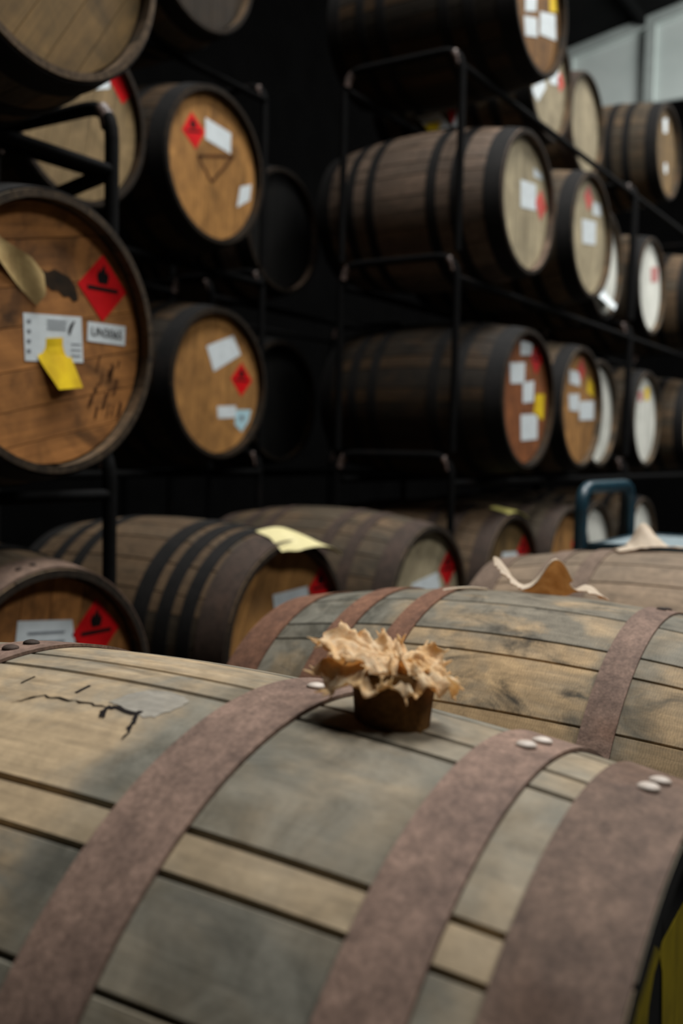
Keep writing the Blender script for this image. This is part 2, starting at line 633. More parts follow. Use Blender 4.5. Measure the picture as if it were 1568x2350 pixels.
def text_part(root, parent, name, s, x, z, size, mat, rot=0.0, proud=0.0022):
    cu = bpy.data.curves.new('txt', 'FONT')
    cu.body = s
    cu.size = size
    cu.align_x = 'CENTER'
    cu.align_y = 'CENTER'
    cu.extrude = 0.0002
    cu.resolution_u = 3
    tmp = bpy.data.objects.new('txt', cu)
    COL.objects.link(tmp)
    dg = bpy.context.evaluated_depsgraph_get()
    me = bpy.data.meshes.new_from_object(tmp.evaluated_get(dg))
    bpy.data.objects.remove(tmp)
    me.materials.clear()
    me.materials.append(mat)
    me.transform(Matrix.Translation((x, -root['hl'] + 0.03 - proud, z + root['rr'])) @ Matrix.Rotation(rot, 4, 'Y') @ Matrix.Rotation(math.pi / 2, 4, 'X'))
    me.name = name
    return link(name, me, parent)


FLAME = [(-0.30, -0.5), (0.30, -0.5), (0.42, -0.15), (0.30, 0.2), (0.22, -0.02), (0.10, 0.5), (-0.12, 0.2), (-0.22, 0.05), (-0.28, 0.22), (-0.42, -0.15)]


def diamond(root, c, half, mat=M_RED, print_=True, tilt=0.0, squash=1.0):
    ca, sa = math.cos(tilt), math.sin(tilt)
    base = [(0, half), (half, 0), (0, -half), (-half, 0)]
    P = lambda x, z: (c[0] + (x * ca - z * sa) * squash, c[1] + x * sa + z * ca)
    d = sticker(root, 'hazard_label', [P(*p) for p in base], mat)
    if print_:
        fs = half * 0.58
        sticker(root, 'flame_symbol', [P(x * fs, half * 0.42 + z * fs) for x, z in FLAME], M_INK, 0.002, None, None, d)
        sticker(root, 'print_line', [P(*p) for p in [(-half * .62, half * .03), (half * .62, half * .03), (half * .62, -half * .09), (-half * .62, -half * .09)]], M_INK, 0.002, None, None, d)
    return d


def paper(root, pts, mat=M_PAPER, lines=0, curl=None, name='paper_label'):
    lim = 0.25
    q = []
    for x, z in pts:
        r = math.hypot(x, z)
        s = min(1.0, lim / r) if r > 0 else 1.0
        q.append((x * s, z * s))
    o = sticker(root, name, q, mat, 0.0012, curl)
    return o

# ------------------------------------------------------------------ the building
M_FLOOR = mat_plain('floor_concrete', (50, 48, 45), (40, 39, 37), 0.8, 0.2, 3.0, 0.0, 0.3)
M_WALL = mat_plain('wall_dark_block', (9, 9, 9), (7, 7, 7), 0.95, 0.0, 3.0)
M_ROOF = mat_plain('roof_dark_sheet', (13, 14, 14), (9, 10, 10), 0.9, 0.05, 2.0)
M_PANEL = mat_plain('white_wall_sheet', (206, 216, 212), (190, 202, 198), 0.6, 0.3, 1.2)
M_TRIM = mat_plain('pale_grey_trim', (176, 186, 182), (158, 168, 165), 0.6, 0.3, 3.0)

floor = link('floor', box_mesh('floor', (-4, -7, -0.2), (14.2, 6.2, 0.0), M_FLOOR))
tag(floor, kind='structure')
wb = link('wall_back', box_mesh('wall_back', (-4, 6.0, 0.0), (14.2, 6.2, 6.2), M_WALL))
tag(wb, kind='structure')
XE = 13.0
roof_z = lambda y: 6.29 + (4.87 - y) * 0.197


def prism_x(name, x0, x1, prof_yz, mat):
    n = len(prof_yz)
    v = [(x0, y, z) for y, z in prof_yz] + [(x1, y, z) for y, z in prof_yz]
    f = [tuple(range(n)), tuple(n + i for i in range(n))] + [(i, (i + 1) % n, n + (i + 1) % n, n + i) for i in range(n)]
    return mesh_py(name, v, f, mat, False)


we = link('wall_end', prism_x('wall_end', XE + 0.06, XE + 0.3, [(6.0, 0), (-7.0, 0), (-7.0, roof_z(-2) - 5 * .197), (-2, roof_z(-2)), (6.0, roof_z(6.0))], M_WALL))
tag(we, kind='structure')
# white cladding sheets, each one a piece of the end wall, with cover strips between
ys = [6.0, 4.92, 3.86, 2.80, 1.74, 0.68, -0.38, -1.44]
for y0, y1 in zip(ys[:-1], ys[1:]):
    link('wall_panel', prism_x('wall_panel', XE, XE + 0.055, [(y0 - 0.012, 5.42), (y1 + 0.012, 5.42), (y1 + 0.012, roof_z(y1) - 0.16), (y0 - 0.012, roof_z(y0) - 0.16)], M_PANEL), we)
for y in ys[1:-1]:
    link('cover_strip', prism_x('cover_strip', XE - 0.05, XE - 0.001, [(y + 0.015, 5.42), (y - 0.11, 5.42), (y - 0.11, roof_z(y - .11) - 0.16), (y + 0.015, roof_z(y + .015) - 0.16)], M_TRIM), we)
tr = link('trim_1', prism_x('trim_1', XE - 0.06, XE + 0.05, [(6.0, roof_z(6) - 0.15), (-2, roof_z(-2) - 0.15), (-2, roof_z(-2) - 0.02), (6.0, roof_z(6) - 0.02)], M_TRIM))
tag(tr, kind='structure')
ce = link('ceiling', prism_x('ceiling', -4, XE + 0.3, [(6.2, roof_z(6.2)), (-2, roof_z(-2)), (-7, roof_z(-2) - 5 * .197), (-7, roof_z(-2) - 5 * .197 + .2), (-2, roof_z(-2) + .2), (6.2, roof_z(6.2) + .2)], M_ROOF))
tag(ce, kind='structure')
for i, y in enumerate((5.2, 3.9, 2.6, 1.3, 0.0, -1.3)):
    link('purlin', prism_x('purlin', -4, XE - 0.08, [(y + .03, roof_z(y) - .13), (y - .03, roof_z(y) - .13), (y - .03, roof_z(y) - .001), (y + .03, roof_z(y) - .001)], M_ROOF), ce)

# ------------------------------------------------------------------ the row of barrels in front
def fill(known, seed):
    """close a list of known stave joints (degrees) round the whole barrel"""
    rs = random.Random(seed)
    a = known[-1]
    end = known[0] + 360
    out = list(known)
    while end - a > 22:
        a += rs.choice((11.0, 13.0, 15.0, 17.0))
        out.append(a)
    out.append(end)
    return list(zip(out[:-1], out[1:]))


J1 = fill([-24.0, -11.0, 1.2, 7.0, 29.8, 35.4, 47.8, 60.0], 2)
cols1 = {0: (0.5, 0.95), 1: (0.46, 1.0, 0.7), 2: (0.48, 1.0, 0.7), 3: (0.42, 1.03, 1.0), 4: (0.22, 1.06, 0.45), 5: (0.5, 0.92, 0.9), 6: (0.35, 0.98), 7: (0.5, 0.8)}
da1 = math.radians(-2.5)
HL1 = 0.437
F1 = barrel('large weathered oak barrel nearest the camera, burlap-wrapped bung standing on top',
            (0.604 - math.sin(da1) * HL1, 0.574 - math.cos(da1) * HL1, 0.493), R=0.328, k=0.2, hl=HL1, daz=da1, staves=J1,
            m_stave=M_STAVE_F1, m_hoop=M_HOOP, hoops=[(-0.4366, -0.374, M_HOOP_F1END), (-0.343, -0.298), (-0.176, -0.122), (0.117, 0.17), (0.298, 0.343), (0.374, 0.434)],
            segs=36, gap=0.16, arc=6, hsegs=160, seed=11, stave_cols=cols1, end_mat=M_BLACKPAINT_SHADE, m_head=M_BLACKPAINT_SHADE, group='oak barrels lying in the front row',
            rivets={0: [(-2.2, -0.405), (-6.8, -0.407)], 1: [(-3.3, -0.322), (-7.8, -0.325)], 2: [(-4.2, -0.152), (-8.5, -0.154)], 3: [(2.0, 0.14), (-3.0, 0.145)]})
J2 = fill([-30, -17, -3.0, 12.0, 27.2, 34.0, 49.4, 62.0, 75.0], 4)
cols2 = {2: (0.66, 0.9), 3: (0.6, 0.95), 4: (0.45, 0.92), 5: (0.36, 0.95), 6: (0.3, 0.85), 7: (0.4, 0.75)}
F2 = barrel('oak barrel second from the camera, sawn grey staves, torn dry cloth lying on top',
            (1.457, 0.575 - HL, 0.448), staves=J2, m_stave=M_STAVE_F2, m_hoop=M_HOOP, segs=28, gap=0.02, arc=5, hsegs=120, seed=12,
            hoops=[(-0.432, -0.372, M_HOOP), (-0.350, -0.308, M_HOOP), (-0.208, -0.166, M_HOOP), (0.123, 0.160, M_HOOP_RUST), (0.226, 0.268, M_HOOP_RUST), (0.361, 0.430, M_HOOP_RUST)],
            stave_cols=cols2, group='oak barrels lying in the front row', rivets={2: [(-4.5, -0.186), (-8.5, -0.188)], 3: [(-12, 0.14), (-16, 0.142)]})
F3 = barrel('smooth pale brown oak barrel third from the camera, white scrap of cloth on top', (2.312, 0.575 - HL, 0.448), m_stave=M_STAVE_F3, m_hoop=M_HOOP_F3, segs=20, arc=4, hsegs=96,
            gap=0.05, seed=13, rot=4.0, grey=(0.4, 0.7), group='oak barrels lying in the front row', hoops=[(-0.430, -0.362), (-0.270, -0.226), (-0.18, -0.14), (0.14, 0.18), (0.226, 0.270), (0.362, 0.430)])

# timber bearers under the front row
M_TIMBER = mat_plain('timber_bearer', (88, 70, 50), (66, 54, 40), 0.85, 0.2, 10.0)
for nm, x0, x1, y, zt in (('deep timber bearer under the near end of the closest barrel', 0.42, 0.79, 0.33, 0.1700), ('deep timber bearer under the far end of the closest barrel', 0.42, 0.79, 0.80, 0.1690),
                      ('low timber bearer under the near ends of the second and third barrels', 1.25, 2.55, 0.33, 0.1175), ('low timber bearer under the far ends of the second and third barrels', 1.25, 2.55, 0.82, 0.1175)):
    tag(link('timber_bearer', box_mesh('timber_bearer', (x0, y - 0.05, 0.0), (x1, y + 0.05, zt), M_TIMBER, 0.004)), nm, 'timber')

# ------------------------------------------------------------------ barrels on the racks
T1, T2, T3, T4 = 0.45, 1.226, 2.035, 2.844
G = 'oak barrels on the steel racks'
NEW = dict(m_stave=M_STAVE_PINK)
DK = dict(m_stave=M_STAVE_DARK)

A3 = barrel('mossy-ended barrel at top left above the orange-ended one, cut by the frame', (1.457, 1.63, T3), end_mat=M_ENDGRAIN_LIT, m_head=M_HEAD_OLIVE, seed=1, rot=3, head_rot=35, hsegs=96)
A2 = barrel('orange-ended barrel at far left with red diamond, white and torn yellow labels', (1.457, 1.63, T2), end_mat=M_ENDGRAIN_MID, m_head=M_HEAD_ORANGE, seed=2, rot=8, head_rot=78, hsegs=96)
A1 = barrel('half-hidden low barrel at far left with red diamond and wide white label', (1.457, 1.63, T1), m_head=M_HEAD_ORANGE, seed=3, rot=5, head_rot=10, hsegs=96,
            hoops=[(-0.430, -0.362, M_HOOP_F1END)] + STD_HOOPS[1:], rivets={0: [(6, -0.40), (13, -0.40)]})
K2 = barrel('dark barrel on the floor rack with a cream paper sheet lying over its rim', (2.312, 1.63, T1), m_head=M_HEAD_TAN, seed=4, bright=(0.6, 0.85), rot=2, head_rot=25, hsegs=80,
            hoops=[(-0.430, -0.345, M_HOOP_BROWN), (-0.328, -0.288), (-0.258, -0.214), (-0.182, -0.128), (0.122, 0.165), (0.226, 0.27), (0.362, 0.43)])
K3 = barrel('brown barrel on the floor rack, tallest of the low row, beside the paper-topped one', (3.167, 1.63, T1), m_stave=M_STAVE, m_hoop=M_HOOP_BROWN, m_head=M_HEAD_GREY, seed=5, rot=9, head_rot=40)
C1 = barrel('small-looking barrel on the floor rack with a yellow slip on top', (4.02, 1.68, T1), m_head=M_HEAD_OLIVE, seed=6, m_hoop=M_HOOP_BROWN)
D1 = barrel('barrel on the floor rack just left of the blue trolley', (4.77, 1.70, T1), m_stave=M_STAVE, m_head=M_HEAD_TAN, m_hoop=M_HOOP_BROWN, seed=7, rot=3)
E1 = barrel('white-ended barrel low behind the blue trolley handle', (5.47, 1.8, T1), m_head=M_HEAD_WHITE, seed=8)
X1 = barrel('white-ended barrel low behind the blue trolley tray, to the right of the handle', (6.3, 1.78, T1), m_head=M_HEAD_WHITE, seed=9)
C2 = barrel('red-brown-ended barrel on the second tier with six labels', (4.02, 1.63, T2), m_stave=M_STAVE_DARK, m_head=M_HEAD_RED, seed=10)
D2 = barrel('tan-ended barrel on the second tier overlapping a white end behind it', (4.77, 1.66, T2), m_stave=M_STAVE, m_head=M_HEAD_TAN, seed=14)
E2 = barrel('white-ended barrel on the second tier half hidden behind a tan-ended one', (5.47, 1.8, T2), m_stave=M_STAVE, m_head=M_HEAD_WHITE, seed=15)
X2 = barrel('white-ended barrel on the second tier seen whole, with a small yellow mark', (6.3, 1.78, T2), m_stave=M_STAVE, m_head=M_HEAD_WHITE, seed=16)
G2 = barrel('brown barrel body at the right edge of the second tier', (7.35, 1.75, T2), m_stave=M_STAVE, m_head=M_HEAD_GREY, seed=17)
C3 = barrel('pale lit barrel on the third tier with two white labels and a faded red one', (4.00, 1.65, T3), m_stave=M_STAVE_PINK, m_head=M_HEAD_GREY, seed=18, rot=6)
D3 = barrel('greyed barrel on the third tier with a white label below a faded red one', (4.74, 1.63, T3), m_stave=M_STAVE, m_head=M_HEAD_GREY, seed=19)
E3 = barrel('pale-ended barrel on the third tier with a loose white slip hanging at its foot', (5.47, 1.8, T3), m_stave=M_STAVE, m_head=M_HEAD_WHITE, seed=20)
X3 = barrel('white-ended barrel on the third tier with a pink mark', (6.30, 1.78, T3), m_stave=M_STAVE, m_head=M_HEAD_WHITE, seed=21)
G3 = barrel('wooden-ended barrel cut by the right edge of the frame on the third tier', (7.05, 1.68, T3), m_stave=M_STAVE, m_head=M_HEAD_TAN, seed=22)
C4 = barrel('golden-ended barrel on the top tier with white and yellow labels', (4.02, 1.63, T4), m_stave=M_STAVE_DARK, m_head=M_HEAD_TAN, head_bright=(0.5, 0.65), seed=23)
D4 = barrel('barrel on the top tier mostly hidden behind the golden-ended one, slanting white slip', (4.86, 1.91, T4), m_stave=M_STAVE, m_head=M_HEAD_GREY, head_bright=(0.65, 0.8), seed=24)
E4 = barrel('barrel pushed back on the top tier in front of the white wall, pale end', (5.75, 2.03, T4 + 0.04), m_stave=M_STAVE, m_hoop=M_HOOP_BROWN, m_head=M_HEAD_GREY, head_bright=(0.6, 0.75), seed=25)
G4 = barrel('hooped barrel on the top tier at the right edge under the white wall', (6.62, 1.80, T4 + 0.08), m_stave=M_STAVE, m_head=M_HEAD_OLIVE, seed=26)
# the row behind, seen through the empty bay
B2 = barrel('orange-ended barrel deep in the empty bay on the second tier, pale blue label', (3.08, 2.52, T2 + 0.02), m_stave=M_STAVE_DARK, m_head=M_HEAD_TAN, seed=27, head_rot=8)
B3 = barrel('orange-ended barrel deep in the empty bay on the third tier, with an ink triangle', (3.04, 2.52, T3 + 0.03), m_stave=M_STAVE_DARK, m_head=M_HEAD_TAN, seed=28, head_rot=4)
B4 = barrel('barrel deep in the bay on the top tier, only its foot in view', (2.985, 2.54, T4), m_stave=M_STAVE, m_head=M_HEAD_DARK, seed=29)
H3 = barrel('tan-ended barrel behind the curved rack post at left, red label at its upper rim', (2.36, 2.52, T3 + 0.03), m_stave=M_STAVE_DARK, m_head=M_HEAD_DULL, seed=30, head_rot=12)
I2 = barrel('dark barrel body in the back row, left of the six-labelled one', (3.98, 2.88, T2), m_stave=M_STAVE_DARK, m_head=M_BLACKPAINT_SHADE, seed=31)  # head coloured black in place of the shade behind the front row
I3 = barrel('barrel body in the back row, left of the pale lit one on the third tier', (3.98, 2.88, T3), m_stave=M_STAVE_PINK, m_head=M_BLACKPAINT_SHADE, seed=32)  # black head colour stands in for shade here too

# ---- what is stuck on the heads
w = paper(A2, [(-0.062, 0.037), (0.094, 0.047), (0.1, -0.05), (-0.057, -0.059)])
for z in (0.030, 0.022, 0.014):
    sticker(A2, 'print_line', [(0.0, z), (0.052, z + 0.003), (0.052, z + 0.0006), (0.0, z - 0.0024)], M_INKGREY, 0.002, None, None, w)
for z in (0.025, 0.005, -0.015, -0.035):
    sticker(A2, 'print_line', [(-0.052, z), (-0.043, z), (-0.043, z - 0.006), (-0.052, z - 0.006)], M_INKGREY, 0.002, None, None, w)
for z in (-0.012, -0.024, -0.036):
    sticker(A2, 'print_line', [(0.066, z), (0.093, z + 0.001), (0.093, z - 0.001), (0.066, z - 0.002)], M_INKGREY, 0.002, None, None, w)
sticker(A2, 'figure_print', [(0.057, 0.008), (0.063, 0.006), (0.066, 0.016), (0.076, 0.036), (0.072, 0.036), (0.062, 0.026), (0.058, 0.018)], M_INK, 0.002, None, None, w)
u = paper(A2, [(0.113, 0.04), (0.227, 0.042), (0.225, -0.002), (0.111, -0.002)], name='number_label')
text_part(A2, u, 'lettering', 'UN3065', 0.169, 0.0195, 0.027, M_INK, 0.0)
diamond(A2, (0.156, 0.117), 0.073)
sticker(A2, 'yellow_label', [(-0.003, -0.008), (0.042, -0.002), (0.066, -0.041), (0.085, -0.105), (0.016, -0.113), (-0.025, -0.049)], M_YELLOW, 0.002,
        lambda x, z: max(0.0, -0.03 - z) * 0.18 + 0.003 * math.sin(x * 80), 'torn yellow label peeling off at its lower end')
sticker(A2, 'torn_backing', [(-0.16, 0.215), (-0.118, 0.177), (-0.054, 0.150), (-0.017, 0.120), (-0.014, 0.080), (-0.032, 0.055), (-0.118, 0.122), (-0.16, 0.155)], mat_plain('pale_torn_cloth', (176, 152, 104), (150, 126, 84), 0.85, 0.1, 30), 0.002,
        lambda x, z: 0.006 * (1 + math.sin(x * 60 + z * 30)), 'torn pale backing paper')
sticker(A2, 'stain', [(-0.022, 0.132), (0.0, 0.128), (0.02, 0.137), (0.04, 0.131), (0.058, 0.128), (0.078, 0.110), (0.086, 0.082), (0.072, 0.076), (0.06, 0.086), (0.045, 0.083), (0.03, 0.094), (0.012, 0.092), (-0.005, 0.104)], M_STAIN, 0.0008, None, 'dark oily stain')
rs = random.Random(3)
for i in range(22):
    x = 0.118 + 0.1 * rs.random()
    z = -0.025 - 0.12 * rs.random()
    l_ = rs.uniform(0.012, 0.04)
    sticker(A2, 'ink_mark', [(x, z), (x + 0.005, z + 0.001), (x + 0.0045 - l_ * 0.3, z - l_), (x - l_ * 0.3, z - l_)], M_CHAR, 0.0009)
a = paper(A1, [(-0.075, 0.186), (0.072, 0.170), (0.085, 0.080), (-0.085, 0.10)])
for z in (0.155, 0.135, 0.115):
    sticker(A1, 'print_line', [(-0.05, z + .004), (0.05, z - 0.006), (0.05, z - 0.010), (-0.05, z)], M_INKGREY, 0.002, None, None, a)
diamond(A1, (0.142, 0.136), 0.072)
paper(K2, [(-0.05, 0.143), (0.121, 0.15), (0.13, 0.098), (-0.038, 0.087)])
diamond(K2, (0.188, 0.141), 0.062)
paper(K3, [(-0.093, 0.092), (0.097, 0.115), (0.124, 0.054), (-0.106, 0.045)])
diamond(K3, (0.178, 0.122), 0.069)
paper(C1, [(-0.06, 0.131), (0.115, 0.122), (0.121, 0.045), (-0.068, 0.057)])
diamond(C1, (0.162, 0.120), 0.07)
diamond(D1, (0.162, 0.10), 0.07)
paper(D1, [(0.17, 0.03), (0.235, 0.03), (0.235, -0.03), (0.17, -0.03)])
diamond(B3, (-0.108, 0.106), 0.066, tilt=0.2)
paper(B3, [(-0.042, 0.172), (0.112, 0.155), (0.111, 0.076), (-0.04, 0.094)])
paper(B3, [(0.175, -0.035), (0.245, -0.01), (0.235, -0.075), (0.155, -0.12)])
for p, q in (((-0.083, 0.02), (0.13, 0.07)), ((0.13, 0.07), (0.0, -0.058)), ((0.0, -0.058), (-0.083, 0.02))):
    dx, dz = q[0] - p[0], q[1] - p[1]
    L_ = math.hypot(dx, dz)
    nx, nz_ = -dz / L_ * 0.006, dx / L_ * 0.006
    sticker(B3, 'ink_mark', [(p[0] + nx, p[1] + nz_), (q[0] + nx, q[1] + nz_), (q[0] - nx, q[1] - nz_), (p[0] - nx, p[1] - nz_)], M_CHAR, 0.0009)
paper(B2, [(-0.059, 0.14), (0.102, 0.197), (0.152, 0.126), (-0.014, 0.046)])
diamond(B2, (0.159, 0.027), 0.068)
paper(B2, [(0.009, -0.087), (0.126, -0.079), (0.126, -0.126), (0.015, -0.134)])
pb = paper(B2, [(0.127, -0.096), (0.225, -0.091), (0.215, -0.14), (0.165, -0.183), (0.12, -0.155)], M_PAPER_BLUE)
sticker(B2, 'round_print', [(0.165 + 0.013 * math.cos(i * .785), -0.127 + 0.013 * math.sin(i * .785)) for i in range(8)], M_INKGREY, 0.002, None, None, pb)
diamond(H3, (0.205, 0.155), 0.06, print_=False)
paper(H3, [(0.04, 0.092), (0.085, 0.133), (0.145, 0.176), (0.145, 0.128)])
paper(C3, [(0.098, 0.169), (0.205, 0.178), (0.215, 0.146), (0.101, 0.133)])
paper(C3, [(-0.037, 0.089), (0.128, 0.105), (0.137, -0.002), (-0.028, -0.021)])
diamond(C3, (0.190, 0.032), 0.066, M_RED_FADED, False)
paper(C2, [(-0.053, 0.24), (0.075, 0.25), (0.07, 0.192), (-0.048, 0.181)])
diamond(C2, (0.125, 0.178), 0.066)
paper(C2, [(-0.159, 0.141), (0.001, 0.155), (0.0, 0.068), (-0.143, 0.058)])
paper(C2, [(-0.016, 0.070), (0.108, 0.085), (0.106, -0.004), (-0.009, -0.015)])
paper(C2, [(0.135, 0.03), (0.235, 0.036), (0.225, -0.079), (0.113, -0.056)], M_YELLOW)
paper(C2, [(-0.028, -0.065), (0.158, -0.054), (0.165, -0.163), (-0.015, -0.174)])
diamond(D3, (-0.006, 0.178), 0.062, M_RED_FADED, False)
paper(D3, [(0.065, 0.178), (0.175, 0.19), (0.185, 0.13), (0.06, 0.115)])
paper(D3, [(-0.084, 0.066), (0.110, 0.09), (0.116, -0.02), (-0.067, -0.043)])
diamond(D2, (0.035, 0.186), 0.058, M_RED_FADED, False)
paper(D2, [(-0.132, 0.172), (0.02, 0.172), (0.02, 0.104), (-0.126, 0.11)])
paper(D2, [(0.135, 0.162), (0.21, 0.13), (0.235, 0.061), (0.123, 0.085)], M_YELLOW)
paper(D2, [(-0.133, 0.058), (0.016, 0.067), (0.012, -0.018), (-0.113, -0.017)])
paper(D2, [(0.02, 0.032), (0.24, 0.045), (0.24, -0.049), (0.031, -0.059)])
paper(E3, [(-0.196, -0.16), (0.063, -0.12), (0.15, -0.20), (0.0, -0.25)], curl=lambda x, z: max(0.0, -0.15 - z) * 0.8, name='loose_slip')
sticker(X2, 'pink_mark', [(-0.13, 0.16), (-0.03, 0.172), (-0.04, 0.11), (-0.12, 0.10)], M_PINK)
sticker(X2, 'yellow_mark', [(0.0, 0.195), (0.11, 0.20), (0.11, 0.12), (0.01, 0.115)], M_YELLOW)
sticker(X3, 'pink_mark', [(0.03, 0.12), (0.19, 0.15), (0.20, 0.06), (0.05, 0.03)], M_PINK)
paper(C4, [(-0.115, 0.009), (0.0, 0.047), (0.005, -0.029), (-0.109, -0.07)])
paper(C4, [(-0.121, -0.092), (0.012, -0.053), (0.025, -0.126), (-0.1, -0.162)])
paper(C4, [(0.045, -0.015), (0.215, 0.033), (0.235, -0.069), (0.05, -0.105)])
paper(C4, [(0.13, 0.133), (0.2, 0.15), (0.235, 0.048), (0.15, 0.023)], M_YELLOW)
paper(D4, [(-0.20, -0.10), (-0.03, 0.0), (0.0, -0.03), (-0.10, -0.13)])
paper(D4, [(0.03, 0.05), (0.16, 0.10), (0.17, 0.03), (0.05, 0.0)])
diamond(D4, (0.19, 0.05), 0.05, M_RED_FADED, False)
sticker(G4, 'white_dot', [(0.03 + 0.035 * math.cos(i * .6283), -0.09 + 0.035 * math.sin(i * .6283)) for i in range(10)], M_PAPER)
sticker(G4, 'pale_slip', [(-0.07, 0.19), (0.02, 0.22), (0.03, 0.13), (-0.05, 0.11)], M_PAPER)

# ------------------------------------------------------------------ steel racks
def rack(label, xc, half, zbase, ztop, zrail, yf=1.79, yb=2.33, brace=False, RT=0.015):
    """portable two-barrel rack: two hoop-shaped side frames along Y, two rails along X carrying the barrels"""
    root = empty('barrel_rack', (xc, (yf + yb) / 2, zbase))
    tag(root, label, 'rack', 'portable steel barrel racks')
    dy = (yb - yf) / 2
    H = ztop - zbase
    for s in (-1, 1):
        path = round_path([(s * half, -dy, 0.0), (s * half, -dy, H - RT), (s * half, dy, H - RT), (s * half, dy, 0.0)], 0.09)
        fr = link('side_frame', tube_mesh('side_frame', path, RT, M_STEEL), root)
        if brace:
            link('brace', tube_mesh('brace', [(s * half, dy * 0.85, H - 0.05), (s * half, -dy, H - 0.19)], 0.022, M_STEEL, 8), fr)
            link('brace', tube_mesh('brace', [(s * half, -dy, H - 0.185), (s * half, dy * 0.95, H - 0.26)], 0.020, M_STEEL, 8), fr)
        for sy in (-1, 1):
            c = math.sqrt(0.5) * 0.045
            link('worn_bend', tube_mesh('worn_bend', [(s * half, sy * dy - sy * 0.012, H - 0.075), (s * half, sy * dy - sy * 0.020, H - 0.045), (s * half, sy * dy - sy * 0.038, H - 0.0255)], RT + 0.0012, M_STEEL_TIP, 10), fr)
    for sy in (-1, 1):
        link('rail', tube_mesh('rail', [(-half, sy * dy, zrail - zbase), (half, sy * dy, zrail - zbase)], 0.015, M_STEEL), root)
    return root


def cradle(label, xc, half, y0, y1, zrail):
    """low floor cradle: two rails on short feet"""
    root = empty('floor_cradle', (xc, (y0 + y1) / 2, 0.0))
    tag(root, label, 'rack', 'low steel cradles on the floor')
    dy = (y1 - y0) / 2
    for sy in (-1, 1):
        link('rail', tube_mesh('rail', [(-half, sy * dy, zrail), (half, sy * dy, zrail)], 0.015, M_STEEL), root)
        for x in (-half + 0.03, 0.0, half - 0.03):
            link('foot', box_mesh('foot', (x - 0.02, sy * dy - 0.03, 0.0), (x + 0.02, sy * dy + 0.03, zrail - 0.015), M_STEEL), root)
    return root


rail_h = lambda zc: zc - 0.3525
W1 = 0.826
UT_L, UT_R = (1.02, 1.865, 2.66), (1.0, 1.785, 2.575)
for lab, xc, tz, zb, zt, br in [
    ('rack under the orange-ended barrel at far left', 1.03, T2, 0.0, UT_L[0], False),
    ('rack under the mossy-ended barrel at top left', 1.03, T3, UT_L[0], UT_L[1], True),
    ('rack under the six-labelled barrel on the second tier', 4.747, T2, 0.0, UT_R[0], False),
    ('rack under the pale lit barrel on the third tier', 4.747, T3, UT_R[0], UT_R[1], False),
    ('rack under the golden-ended barrel on the top tier', 4.747, T4, UT_R[1], UT_R[2], False),
    ('rack under the whole white end on the second tier', 6.83, T2, 0.0, UT_R[0], False),
    ('rack under the white end with a pink mark', 6.83, T3, UT_R[0], UT_R[1], False),
    ('rack under the hooped barrel at the right edge of the top tier', 6.83, T4, UT_R[1], UT_R[2], False),
]:
    rack(lab, xc, W1 if xc < 3 else (1.123 if xc < 5 else 0.92), zb, zt, rail_h(tz), 1.88 if xc < 3 else 1.79, 2.33, br, 0.0185 if xc < 3 else 0.015)
for lab, xc, tz, zb, zt in [
    ('back row rack under the orange-ended barrel with the pale blue label', 2.74, T2 + 0.02, 0.0, UT_R[0]),
    ('back row rack under the orange-ended barrel with the ink triangle', 2.74, T3 + 0.03, UT_R[0], UT_R[1]),
    ('back row rack under the barrel of which only the foot shows', 2.74, T4, UT_R[1], UT_R[2]),
    ('back row rack under the dark body left of the six-labelled barrel', 4.53, T2, 0.0, UT_R[0]),
    ('back row rack under the body left of the pale lit barrel', 4.53, T3, UT_R[0], UT_R[1]),
]:
    rack(lab, xc, W1 if xc < 3 else 0.92, zb, zt, rail_h(tz), 2.70 if xc < 3 else 3.02, 3.22 if xc < 3 else 3.56)
cradle('low cradle under the low left barrel with the wide white label', 1.03, 0.80, 1.82, 2.32, rail_h(T1))
cradle('low cradle under the two barrels below the empty bay', 2.74, 0.80, 1.82, 2.32, rail_h(T1))
cradle('low cradle under the low barrel with the yellow slip', 4.42, 0.80, 1.86, 2.35, rail_h(T1))
cradle('low cradle under the white-ended barrels behind the blue trolley', 5.95, 0.70, 1.97, 2.45, rail_h(T1))

# ------------------------------------------------------------------ yellow lettering painted on the black head of the nearest barrel
sticker(F1, 'painted_letter', [(-0.075, 0.12), (-0.07, 0.186), (-0.062, 0.213), (-0.035, 0.21), (-0.002, 0.204), (0.024, 0.195), (0.046, 0.181), (0.053, 0.172), (0.038, 0.168), (0.025, 0.150), (0.021, 0.10), (0.021, -0.10), (-0.075, -0.10)], M_YPAINT, 0.0008, None, 'worn yellow paint')
sticker(F1, 'painted_letter', [(0.069, -0.1), (0.069, 0.118), (0.063, 0.157), (0.052, 0.174), (0.062, 0.179), (0.13, 0.180), (0.19, 0.170), (0.19, -0.1)], M_YPAINT, 0.0008, None, 'worn yellow paint')

